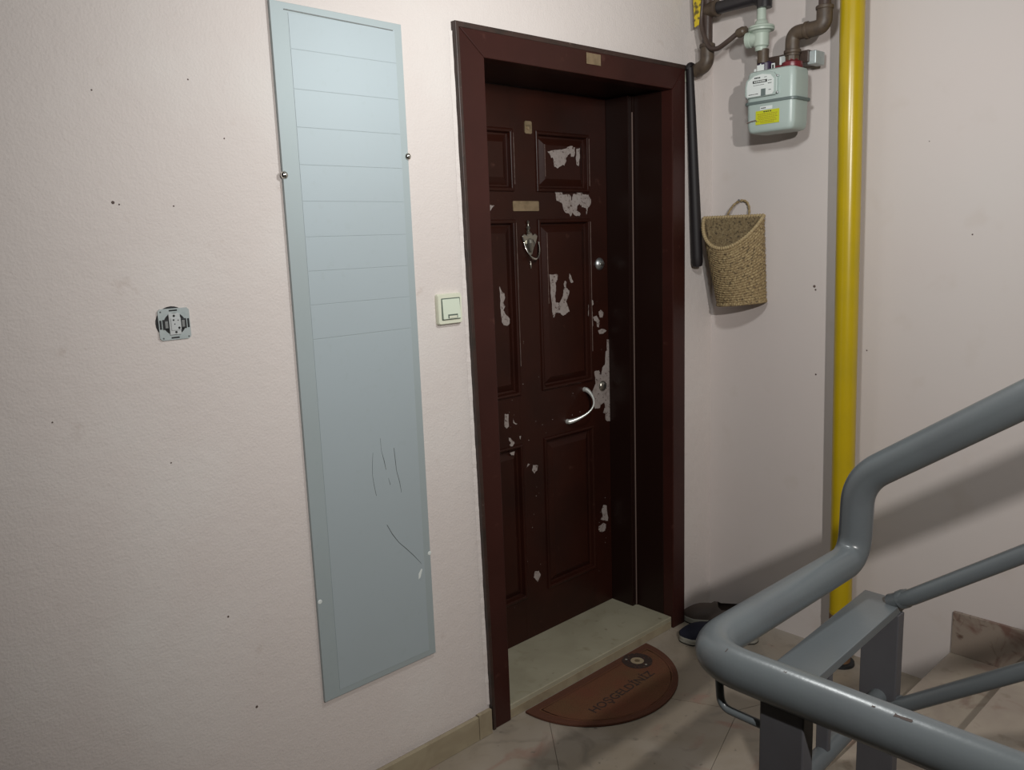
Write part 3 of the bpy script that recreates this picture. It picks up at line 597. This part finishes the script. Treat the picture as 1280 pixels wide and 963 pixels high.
b = B(o_); inn = [[bask(k/SEG, v, -.007) for k in range(SEG)] for v in (0.012, .35, .7, .995)]
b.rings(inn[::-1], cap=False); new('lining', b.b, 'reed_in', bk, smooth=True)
b = B(o_); b.ngon([bask(k/SEG, 0.01, -.002) for k in range(SEG)]); b.ngon([bask(k/SEG, 0.03, -.006) for k in range(SEG)]); new('base', b.b, 'reed', bk)
n = 220; rp = [bask(k/n, 1, -.002) for k in range(n+1)]
new('rim', B(o_).tube(rp, [.0064+.0014*math.sin(k*1.9) for k in range(n+1)], 8, cap=False).b, 'reed_rim', bk, smooth=True)
n = 200; rp = [bask(k/n, 0.0, -.001) for k in range(n+1)]
new('base_rim', B(o_).tube(rp, [.0045+.001*math.sin(k*1.9) for k in range(n+1)], 8, cap=False).b, 'reed', bk, smooth=True)
hp = [(-.040+.030*math.sin(a)-.012*math.cos(a), -.138+.038*math.cos(a), 1.585+.062*math.sin(a)) for a in [-.15+(PI+.3)*i/40 for i in range(41)]]
new('hanging_loop', B(o_).tube(hp, [.0042+.0009*math.sin(i*1.7) for i in range(41)], 9).b, 'reed', bk, smooth=True)
nl = thing('wall_nail', 'small nail holding the basket loop on the back wall', 'nail', (0, -.132, 1.648))
new('nail_shank', B(nl.location).tube([(.003, -.134, 1.640), (-.022, -.132, 1.648)], .0018, 8).b, 'steel', nl)
new('nail_head', B(nl.location).lathe((-.022, -.132, 1.648), (-1, 0, .3), [(0, .004), (.0015, .004)], 10).b, 'steel', nl)
# ================================================================== STAIRS
st = thing('staircase', 'veined marble stair flight rising along the back wall behind the railing', 'staircase', (-.6, -.95, 0))
o_ = st.location.copy()
Y0, GO, RI = -.945, .27, .160
for i in range(11):
    ya = Y0-GO*i; z = .135+RI*i
    if ya-GO < -4.0: break
    sp_ = new('step', B(o_).box((-1.16, ya-GO-.02, z-.135 if i == 0 else z-RI-.03), (-.001, ya-.015, z-.03)).b, 'grout', st)
    new('riser', B(o_).box((-1.17, ya-.015, z-(.135 if i == 0 else RI)), (-.001, ya-.001, z-.03)).b, 'marble_step', sp_)
    new('tread', B(o_).box((-1.19, ya-GO-.005, z-.03), (-.001, ya+.003, z)).b, 'marble_step', sp_, bevel=.003)
    new('skirting_slab', B(o_).box((-.014, ya-GO+.002, z), (-.001, ya, z+.145)).b, 'marble_skirt', sp_, bevel=.0015)
# ================================================================== RAILING
rl = thing('stair_railing', 'grey painted tubular steel stair railing with flat bar posts', 'railing', (-1.5, -1.25, 0))
o_ = rl.location.copy()
sl = .70
hx = -1.262
hp = [(-1.775, -3.6, .9), (-1.775, -2.2, .9), (-1.785, -1.163, .9), (hx, -1.168, .9), (hx-.002, -1.172, 1.058), (hx, -3.0, 1.058+sl*1.828)]
hr = new('handrail', B(o_).tube(hp, .0305, 28, bend={1: .01, 2: .085, 3: .052, 4: .050}, seg=12).b, 'rail', rl, smooth=True)
random.seed(9)
def post(name, x0, x1, y0, y1, z0, z1): return new(name, B(o_).box((x0, y0, z0), (x1, y1, z1)).b, 'post', rl, bevel=.002)
post('post', -1.795, -1.765, -1.345, -1.278, 0, .873)
post('post', -1.298, -1.272, -1.272, -1.203, 0, .823)
# flat top bar, slightly turned
b = B(o_); b.prism([(-1.70, -1.285, .823), (-1.262, -1.268, .823), (-1.262, -1.192, .823), (-1.70, -1.212, .823)], (0, 0, .017)); new('top_bar', b.b, 'rail', rl, bevel=.0015)
new('lower_rail', B(o_).tube([(-1.775, -1.262, .648), (-1.285, -1.240, .648)], .0165, 16).b, 'rail', rl, smooth=True)
post('baluster', -1.545, -1.533, -1.262, -1.240, .650, .826)
for (z, r) in ((.860, .0150), (.646, .0150)):
    o2 = new('sloping_rail', B(o_).tube([(-1.284, -1.250, z-.020), (-1.290, -1.285, z), (-1.290, -3.0, z+.745*1.715)], r, 16, bend=.012).b, 'rail', rl, smooth=True)
    new('weld_bead', B(o_).lathe((-1.285, -1.272, z-.008), (0, -1, .7), [(-.012, .010), (-.006, .0175), (.006, .0178), (.014, .0155)], 14).b, 'rail', rl, smooth=True)
new('bracket', B(o_).tube([(-1.785, -1.204, .875), (-1.785, -1.208, .828), (-1.783, -1.285, .826)], .0062, 12, bend=.018).b, 'rail', rl, smooth=True)
# paint chips on the near rail
for y, w_, h_ in ((-1.475, .022, .006), (-1.438, .004, .003), (-1.315, .004, .004), (-1.222, .002, .008)):
    b = B(o_); pts = jag([(-w_/2, -h_*.3), (0, -h_*.4), (w_/2, -h_*.5), (w_/2, h_*.5), (w_*.1, h_*.2), (-w_/2, h_*.4)], .001, 1)
    ang = math.radians(68); xr = -1.782
    rg_ = []
    for rr in (.0300, .0309):
        rg_.append([(xr-rr*math.cos(ang+v/.0305), y+u, .9+rr*math.sin(ang+v/.0305)) for u, v in pts])
    b.rings(rg_); new('paint_chip', b.b, 'railchip', hr)
# ================================================================== FLOOR THINGS
dm = thing('doormat', 'rust brown half round coir doormat with greeting before the threshold', 'doormat', (-.77, -.03, 0))
o_ = dm.location.copy(); mc = (-.770, -.022)
def half(rx_, ry_, z, y_off=0, n=48): return [(mc[0]+rx_*math.cos(PI+PI*i/n), mc[1]-y_off+ry_*math.sin(PI+PI*i/n), z) for i in range(n+1)]
new('mat_base', B(o_).prism(half(.318, .300, 0.0005), (0, 0, .009)).b, 'matedge', dm, bevel=.002)
new('mat_field', B(o_).prism(half(.285, .250, .009, .030), (0, 0, .0014)).b, 'matred', dm)
b = B(o_); a_ = half(.279, .243, .0104, .034); c_ = half(.274, .237, .0104, .0375)
va = [b.v(p) for p in a_]; vc = [b.v(p) for p in c_]
for i in range(len(va)): j = (i+1) % len(va); b.f([va[i], va[j], vc[j], vc[i]])
new('printed_line', b.b, 'matedge', dm)
zc = .0106; mcx, mcy = -.584, -.085
b = B(o_); n = 30
b.rings([[(mcx+r*math.cos(2*PI*k/n), mcy+r*math.sin(2*PI*k/n), z) for k in range(n)] for r, z in ((.055, .0095), (.055, .0118), (.024, .0118))], cap=False); new('printed_ring', b.b, 'matink', dm)
b = B(o_); b.ngon([(mcx+.028*math.cos(2*PI*k/n), mcy+.028*math.sin(2*PI*k/n), .0116) for k in range(n)]); new('printed_disc', b.b, 'matbeige', dm)
b = B(o_); b.ngon([(mcx+.010*math.cos(2*PI*k/n), mcy+.010*math.sin(2*PI*k/n), .0122) for k in range(n)]); new('printed_dot', b.b, 'brass', dm)
for a in range(12):
    x = mcx+.040*math.cos(a*PI/6); y = mcy+.040*math.sin(a*PI/6)
    if a % 5 == 4: new('printed_dot', B(o_).lathe((x, y, .0115), (0, 0, 1), [(0, .005), (.0006, .004)], 10).b, 'sole', dm)
text('HOŞGELDİNİZ', .046, Matrix.Translation(Vector((-.778, -.178, .0108))-o_) @ Matrix.Rotation(math.radians(2), 4, 'Z'), 'matink', 'printed_greeting', dm, .0003, 1.04)
# shoes
def shoe(name, label, c, ang, m_up, m_in):
    t = thing(name, label, 'shoe', c)
    L_ = .30; t.rotation_euler = (0, 0, ang)
    def prof(s): # half width along length 0 heel .. 1 toe
        return (.031+.017*math.sin(min(1, s/.9)*PI*.62)) * min(1, math.sqrt(max(0, s)/.07), math.sqrt(max(0, 1-s)/.14)*1.0 if s > .86 else 1)
    def outline(z, k=1, n=28):
        xs = [.5-.5*math.cos(PI*i/n) for i in range(n+1)]
        return [((x-.5)*L_, prof(x)*k, z) for x in xs]+[((x-.5)*L_, -prof(x)*k, z) for x in xs[::-1][1:-1]]
    b = B(); b.rings([outline(z, k) for z, k in ((0, .97), (.003, 1.04), (.006, 1.06))]); new('outsole', b.b, 'black', t, smooth=True)
    b = B(); b.rings([outline(z, k) for z, k in ((.006, 1.05), (.012, 1.08), (.013, 1.03), (.015, 1.03), (.016, 1.08), (.024, 1.06), (.026, .98))]); new('foxing', b.b, 'sole', t, smooth=True)
    # upper: cross-sections from toe to heel with an opening behind the vamp
    secs = []; n = 22
    b = B(); K = 14
    for i in range(n+1):
        s = .012+.976*i/n; w_ = prof(s)*1.0
        h = .026+(.035*math.sin(min(1, (1-s)/.30)*PI/2) if s > .62 else .045+.014*math.cos((s)*PI)*.3 )
        openw = 0 if s > .60 else min(1, (.60-s)/.10)
        r = []
        for k in range(K+1):
            a = PI*k/K; ca, sa = math.cos(a), math.sin(a)
            cut = math.radians(62)*openw
            a2 = a if openw == 0 else (a*(PI/2-cut*.75)/(PI/2) if k <= K/2 else PI-(PI-a)*(PI/2-cut*.75)/(PI/2))
            r.append(((s-.5)*L_, w_*math.cos(a2)*(1-.12*math.sin(a2)), .024+(h-.024+.012)*math.sin(a2)**.8))
        secs.append((openw, [b.v(p) for p in r]))
    for (o1, a), (o2, c_) in zip(secs, secs[1:]):
        for k in range(K):
            if k in (K//2-1, K//2) and (o1 > .3 and o2 > .3): continue
            b.f([a[k], a[k+1], c_[k+1], c_[k]])
    b.f(secs[0][1]); b.f(secs[-1][1]); new('upper', b.b, m_up, t, smooth=True)
    b = B(); b.rings([outline(z, k) for z, k in ((.026, .9), (.030, .9))]); new('insole', b.b, m_in, t, smooth=True)
    return t
shoe('canvas_shoe', 'navy canvas shoe with white sole edge on floor beside the door frame', (-.236, -.200, 0), math.radians(133), 'navy', 'black')
shoe('brown_shoe', 'dark brown lined shoe between the navy shoe and the back wall', (-.095, -.120, 0), math.radians(125), 'taupe', 'taupe')
